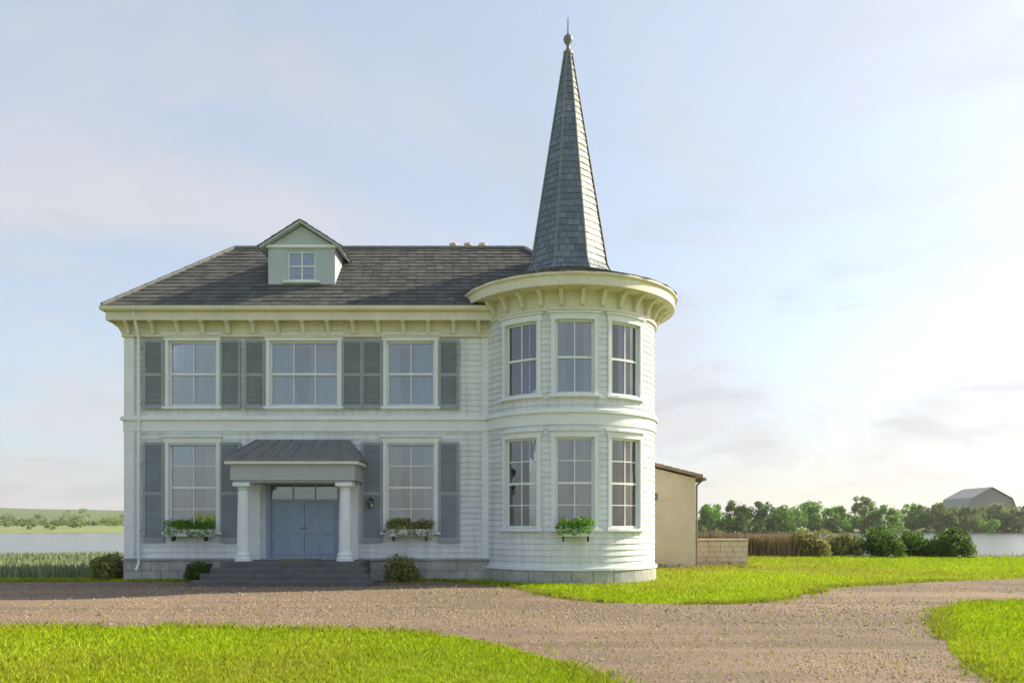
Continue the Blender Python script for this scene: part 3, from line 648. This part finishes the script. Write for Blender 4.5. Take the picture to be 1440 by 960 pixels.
# ------------------------------------------------------------------ outbuilding and garden wall right of the house
OBX, OBY = 4.2, 6.0
ob = empty('outbuilding', (5.4, 8.5, 0)); tag(ob, 'tan rendered outbuilding with a lean-to roof just right of the white turret', 'outbuilding'); OO = Vector(ob.location)
def op(b, n_, m, **k):
    o = b.build(n_, m, ob, **k); o.location = -OO; return o
op(MB().prism([(2.9, -.2), (6.75, -.2), (6.75, 3.35), (2.9, 4.3)], 6.0, 11), 'wall', M['tan'])
rf = MB().prism([(2.7, 4.42), (6.98, 3.36), (6.98, 3.46), (2.7, 4.52)], 5.8, 11.2); rfo = op(rf, 'roof', M['tile'])
slates(((6.98, 5.8, 3.46), (6.98, 11.2, 3.46), (2.7, 11.2, 4.52), (2.7, 5.8, 4.52)), rfo, M['tile'], .28, .24, 'tiles')
op(MB().box(6.98, 7.09, 5.75, 11.2, 3.25, 3.36), 'gutter', M['lead'])
op(MB().tube((6.83, 6.15, .1), (6.83, 6.15, 3.1), .038, .038, 10).tube((6.83, 6.15, 3.1), (7.03, 6.15, 3.28), .038, .038, 10), 'downpipe', M['lead'])
vb = op(MB().box(4.95, 5.35, 5.97, 6.02, 2.55, 2.8), 'vent', M['lead'])
for i in range(4): MB().box(4.98, 5.32, 5.955, 5.975, 2.575+.055*i, 2.605+.055*i).build('slat', M['lead'], vb)
gw = empty('garden_wall', (8, 7.5, 0)); tag(gw, 'low tan stone garden wall running right from the tan outbuilding', 'wall'); GO = Vector(gw.location)
gm = lambda u, z, d: (6.75+u-GO.x, 7.6-d-GO.y, z)
core = MB().mbox(gm, 0, 2.4, -.2, 1.02, -.3, -.01).build('core', M['mortar'], gw)
for r in range(5):
    u = 0 if r % 2 == 0 else -.16
    while u < 2.4:
        l_ = random.uniform(.3, .5); a, c = max(u, 0), min(u+l_-.014, 2.4)
        if c-a > .04: MB().mbox(gm, a, c, r*.2+.006, r*.2+.194, -.02, random.uniform(.005, .025)).build('stone', M['tan'], gw)
        u += l_
for i in range(6): MB().mbox(gm, i*.4+.004, i*.4+.396, 1.02, 1.10, -.36, .06).build('coping_stone', M['tan'], gw, bevel=.012)

def weeds(name, label, pts, seed, h=.22):
    rs = np.random.default_rng(seed); c = [(x, y, h*rs.uniform(.2, .7)) for x, y in pts]; return tag(leaf_cloud(name, c, [h*.5*rs.uniform(.5, 1.2) for _ in c], 26*len(c), .035, M['leaf_olive'], None, rs), label, 'weeds', kind='stuff')
weeds('weeds', 'low weeds at the foot of the tan outbuilding and garden wall', [(random.uniform(4.2, 9.1), (5.9 if i % 3 else 7.5)+random.uniform(-.12, 0)) for i in range(60) if True], 401)
# ------------------------------------------------------------------ bank planting and far shore
def reeds(name, x0, x1, y0, y1, n, h, m, seed):
    rs = np.random.default_rng(seed); x = rs.uniform(x0, x1, n); y = rs.uniform(y0, y1, n); z = height(x, y); H = h*rs.uniform(.6, 1.15, n)*(1+.2*vnoise(x, y, .8, seed)); a = rs.uniform(0, PI, n); w_ = .018*rs.uniform(.7, 1.6, n)
    lx, ly = rs.normal(0, .12, n)*H, rs.normal(0, .12, n)*H; cx, cy = np.cos(a)*w_, np.sin(a)*w_
    v = np.stack([np.stack([x-cx, y-cy, z], -1), np.stack([x+cx, y+cy, z], -1), np.stack([x+lx*.5+cx, y+ly*.5+cy, z+H*.6], -1), np.stack([x+lx, y+ly, z+H], -1), np.stack([x+lx*.5-cx, y+ly*.5-cy, z+H*.6], -1)], 1).reshape(-1, 3)
    return tag(npmesh(name, v, np.arange(5*n), np.full(n, 5), m), kind='stuff')
tag(reeds('reeds', 9.0, 15.2, 16.6, 18.6, 7000, 1.3, M['reed'], 71), 'dry brown reeds on the lake bank right of the garden wall', 'reeds')
tag(reeds('sedge', -36, -12.5, .4, 20.5, 34000, .34, M['sedge'], 72), 'added grey green sedge, dulled to stand in for shaded grass between the lake and the lawn left of the house', 'sedge')  # added growth; its dull colour replaces shade on the grass here
tag(reeds('sedge', 16, 60, 18.2, 20.2, 6000, .45, M['leaf_olive'], 73), 'short green sedge along the lake edge at the right', 'sedge')
for i, (px, wd, h, mm, lab) in enumerate(((1138, 2.4, 1.55, 'leaf_olive', 'olive green bank shrub next to the brown reeds'), (1185, 2.5, 1.45, 'leaf_olive', 'olive bank shrub between the reeds and the dark shrubs'),
        (1240, 2.6, 1.75, 'leaf_dark', 'leftmost dark green shrub on the lake bank'), (1290, 2.6, 1.6, 'leaf_dark', 'middle dark green shrub on the lake bank'), (1338, 2.4, 1.65, 'leaf_dark', 'rightmost dark green shrub beside the open water'))):
    d = 40.5+(i % 2)*.8; shrub('bank_shrub', lab, ((px-720)*d/FPX, CAMY+d, 0), wd, h, M[mm], 80+i, 2600, .10, 'shrubs along the lake bank')
spec = [(1000, 228, 7.2, 'leaf'), (1036, 216, 9.6, 'leaf_dark'), (1070, 222, 9.2, 'leaf_dark'), (1104, 226, 7.4, 'leaf'), (1140, 236, 8.0, 'leaf'), (1178, 226, 7.8, 'leaf'), (1216, 230, 10.2, 'leaf_pale'), (1244, 222, 8.6, 'leaf'), (1284, 238, 7.6, 'leaf'), (1320, 234, 8.0, 'leaf_pale'), (1356, 232, 7.8, 'leaf_pale'), (1396, 240, 7.6, 'leaf_pale'), (1432, 234, 7.8, 'leaf_pale'), (1476, 236, 8.6, 'leaf')]
names = ['first', 'second', 'third', 'fourth', 'fifth', 'sixth', 'seventh', 'eighth', 'ninth', 'tenth', 'eleventh', 'twelfth', 'thirteenth', 'last']
look = {'leaf': 'mid green', 'leaf_dark': 'dark green', 'leaf_pale': 'pale green'}
for i, (px, d, h, mm) in enumerate(spec):
    x, y = (px-720)*d/FPX, CAMY+d
    tree('shore_tree', f'{look[mm]} tree on the far shore, {names[i]} counting right from the turret', 'tree', (x, y, float(height(np.array([x]), np.array([y]))[0])), h, 9.5, M[mm], 100+i, 4200, .36, group='trees on the far shore', low=.08)
def thicket(name, label, x0, x1, y0, y1, h, n, size, m, seed):
    rs = np.random.default_rng(seed); k = int((x1-x0)/(h*.55)); xs = np.sort(rs.uniform(x0, x1, k)); ys = rs.uniform(y0, y1, k); hs = h*rs.uniform(.55, 1.15, k); c, r = [], []
    for x, y, hh in zip(xs, ys, hs):
        for j in range(5): c.append((x+rs.normal(0, hh*.4), y+rs.normal(0, hh*.3), height(np.array([x]), np.array([y]))[0]+hh*rs.uniform(.15, .75))); r.append(hh*rs.uniform(.2, .35))
    o = leaf_cloud(name, c, r, n, size, m, None, rs); return tag(o, label, 'wood', kind='stuff')
thicket('shore_scrub', 'scrub filling the foot of the far shore trees at right', 45, 240, 207, 222, 5.2, 42000, .42, M['leaf'], 61)
thicket('shore_scrub', 'pale scrub on the far shore at left', -330, 45, 210, 300, 3.4, 18000, .45, M['leaf_pale'], 62)
thicket('far_woodland', 'pale hazy woodland beyond the lake at left', -800, 100, 620, 860, 13, 22000, 1.4, M['leaf_pale'], 63)
thicket('far_woodland', 'hazy woodland beyond the far shore at right', 100, 900, 620, 860, 10, 22000, 1.4, M['leaf'], 64)
bx = (1394-720)*262/FPX; by = CAMY+262
bn = empty('barn', (bx, by, 1)); tag(bn, 'grey roofed barn rising above the far shore trees at right', 'barn')
MB().prism([(-8, -1), (8, -1), (8, 6), (6.6, 9.5), (0, 13), (-6.6, 9.5), (-8, 6)], 0, 16).build('wall', M['barn'], bn)
b = MB()
for s in (-1, 1):
    for (xa, za), (xb, zb) in (((8.5, 5.6), (6.7, 9.8)), ((6.7, 9.8), (0, 13.4))): b.quad((s*xa, -.6, za), (s*xb, -.6, zb), (s*xb, 16.6, zb), (s*xa, 16.6, za)); b.quad((s*xa, -.6, za), (s*xb, -.6, zb), (s*xb, -.6, zb-.3), (s*xa, -.6, za-.3))
b.build('roof', M['barn_roof'], bn)
for s_ in (-1, 1): MB().box(-2.2 if s_ < 0 else .05, -.05 if s_ < 0 else 2.2, -.15, -.02, -1, 4.4).build('door', M['shutter'], bn)
MB().box(-.9, .9, -.12, -.02, 7.2, 9.2).build('loft_hatch', M['shutter'], bn)

# ------------------------------------------------------------------ grass, pebbles
def lawn(n, dmin, dmax, hh, ww, seed, name='grass'):
    rs = np.random.default_rng(seed); d = np.exp(rs.uniform(math.log(dmin), math.log(dmax), n)); x = rs.uniform(-.80, .80, n)*d; y = CAMY+d
    keep = ~inside(x, y, DRIVE); 
    keep |= (rs.uniform(size=n) < .01)
    keep &= ~((x > HX0-.1) & (x < HX1) & (y > -.15) & (y < HY1)) & (np.hypot(x-TX, y-TY) > TR+.1) & ~((x > 2.9) & (x < 6.8) & (y > 5.9) & (y < 11.1)) & ~((np.abs(x-W2) < 2.5) & (y > -2.5) & (y < 0)) & (y < 19) & ~((x < -12.4) & (y > .3))
    x, y, d = x[keep], y[keep], d[keep]; n = len(x); z = height(x, y)
    far = np.clip(d/10, .9, 4); patch = vnoise(x, y, .7, 91); H = hh*rs.uniform(.5, 1.3, n)*(1+.3*patch)*far**.35; w_ = ww*rs.uniform(.7, 1.4, n)*far**.8; a = rs.uniform(0, 2*PI, n)
    lx, ly = rs.normal(0, .45, n)*H, rs.normal(0, .45, n)*H; cx, cy = np.cos(a)*w_, np.sin(a)*w_
    v = np.stack([np.stack([x-cx, y-cy, z-.01], -1), np.stack([x+cx, y+cy, z-.01], -1), np.stack([x+lx*.4+cx*.7, y+ly*.4+cy*.7, z+H*.6], -1), np.stack([x+lx, y+ly, z+H], -1), np.stack([x+lx*.4-cx*.7, y+ly*.4-cy*.7, z+H*.6], -1)], 1).reshape(-1, 3)
    c = np.array([.345, .485, .006])[None]*rs.uniform(.65, 1.25, n)[:, None]; dry = np.clip(.10+.45*vnoise(x, y, .45, 92)+.25*vnoise(x, y, 1.7, 93)+rs.normal(0, .18, n)+.55*np.exp(-((x-8)/6)**2-((y-9)/8)**2), 0, .85)[:, None]; c = c*(1+.16*vnoise(x, y, .38, 94)+.12*vnoise(x, y, 2.6, 95))[:, None]
    c = c*(1-dry)+np.array([.36, .31, .06])[None]*dry; col = np.repeat(np.concatenate([c, np.ones((n, 1))], 1), 5, 0)
    return tag(npmesh(name, v, np.arange(5*n), np.full(n, 5), M['grass'], None, col), kind='stuff')
def edge_tufts(n, seed):
    rs = np.random.default_rng(seed); k = rs.integers(0, len(DRIVE), n); f = rs.uniform(size=n)[:, None]; P = DRIVE[k]*(1-f)+np.roll(DRIVE, -1, 0)[k]*f
    P = P+rs.normal(0, .10, (n, 2))*(1+1.6*(rs.uniform(size=(n, 1)) < .15)); d = P[:, 1]-CAMY; keep = (d > 6.5) & (d < 23.1) & (np.abs(P[:, 0]) < d*.8) & ~((P[:, 1] > -2.6) & (np.abs(P[:, 0]-W2) < 2.6)) & (np.hypot(P[:, 0]-TX, P[:, 1]-TY) > TR+.12)
    keep &= vnoise(P[:, 0], P[:, 1], 2.2, 55) > -.35
    x, y = P[keep].T; n = len(x); z = np.full(n, .0); H = .085*rs.uniform(.4, 1.5, n); w_ = .0055*rs.uniform(.7, 1.4, n)*np.clip((y-CAMY)/10, 1, 2); a = rs.uniform(0, 2*PI, n); lx, ly = rs.normal(0, .6, n)*H, rs.normal(0, .6, n)*H; cx, cy = np.cos(a)*w_, np.sin(a)*w_
    v = np.stack([np.stack([x-cx, y-cy, z], -1), np.stack([x+cx, y+cy, z], -1), np.stack([x+lx*.4+cx*.7, y+ly*.4+cy*.7, z+H*.6], -1), np.stack([x+lx, y+ly, z+H], -1), np.stack([x+lx*.4-cx*.7, y+ly*.4-cy*.7, z+H*.6], -1)], 1).reshape(-1, 3)
    c = np.array([.32, .44, .01])[None]*rs.uniform(.55, 1.2, n)[:, None]; dry = np.clip(rs.normal(.25, .25, n), 0, .9)[:, None]; c = c*(1-dry)+np.array([.34, .28, .09])[None]*dry
    return tag(npmesh('edge_grass', v, np.arange(5*n), np.full(n, 5), M['grass'], None, np.repeat(np.concatenate([c, np.ones((n, 1))], 1), 5, 0)), 'ragged longer grass along the edges of the drive', 'grass', kind='stuff')
edge_tufts(45000, 205)
tag(lawn(400000, 6.5, 42, .065, .006, 201), 'short yellow green lawn grass around the drive', 'grass')
def pebbles(n, seed):
    rs = np.random.default_rng(seed); d = np.exp(rs.uniform(math.log(7), math.log(21), n)); x = rs.uniform(-.75, .75, n)*d; y = CAMY+d; keep = inside(x, y, DRIVE) & (vnoise(x*.5, y*1.6, .8, 56)+rs.normal(0, .35, n) > -.05); x, y, d = x[keep], y[keep], d[keep]; n = len(x)
    s = .011*np.exp(rs.normal(0, .4, n))*np.clip(d/9, 1, 1.7); base = np.array([(1, 0, 0), (0, 1, 0), (-1, 0, 0), (0, -1, 0), (0, 0, .8)], float); rot = rs.uniform(0, 2*PI, n); f = rs.uniform(.6, 1.2, (n, 3))
    p = base[None]*f[:, None]*s[:, None, None]; q = p.copy(); q[:, :, 0] = p[:, :, 0]*np.cos(rot)[:, None]-p[:, :, 1]*np.sin(rot)[:, None]; q[:, :, 1] = p[:, :, 0]*np.sin(rot)[:, None]+p[:, :, 1]*np.cos(rot)[:, None]
    v = (q+np.stack([x, y, np.full(n, .012)], -1)[:, None]).reshape(-1, 3); tri = np.array([(0, 1, 4), (1, 2, 4), (2, 3, 4), (3, 0, 4)]); lp = (tri[None]+5*np.arange(n)[:, None, None]).reshape(-1)
    return tag(npmesh('pebbles', v, lp, np.full(4*n, 3), M['pebble']), 'loose tan pebbles scattered over the drive', 'gravel', kind='stuff')
pebbles(110000, 301)
# ------------------------------------------------------------------ air
hz = MB().box(-2800, 2800, -1700, 2700, -4, 75).build('haze', None); tag(hz, kind='stuff')
hm = bpy.data.materials.new('haze'); hm.use_nodes = True; t = hm.node_tree; t.nodes.remove(t.nodes['Principled BSDF']); pv = t.nodes.new('ShaderNodeVolumePrincipled'); pv.inputs['Density'].default_value = .0002
pv.inputs['Color'].default_value = (.9, .93, .97, 1); pv.inputs['Anisotropy'].default_value = .3; t.links.new(pv.outputs[0], t.nodes['Material Output'].inputs['Volume']); hz.data.materials.append(hm)
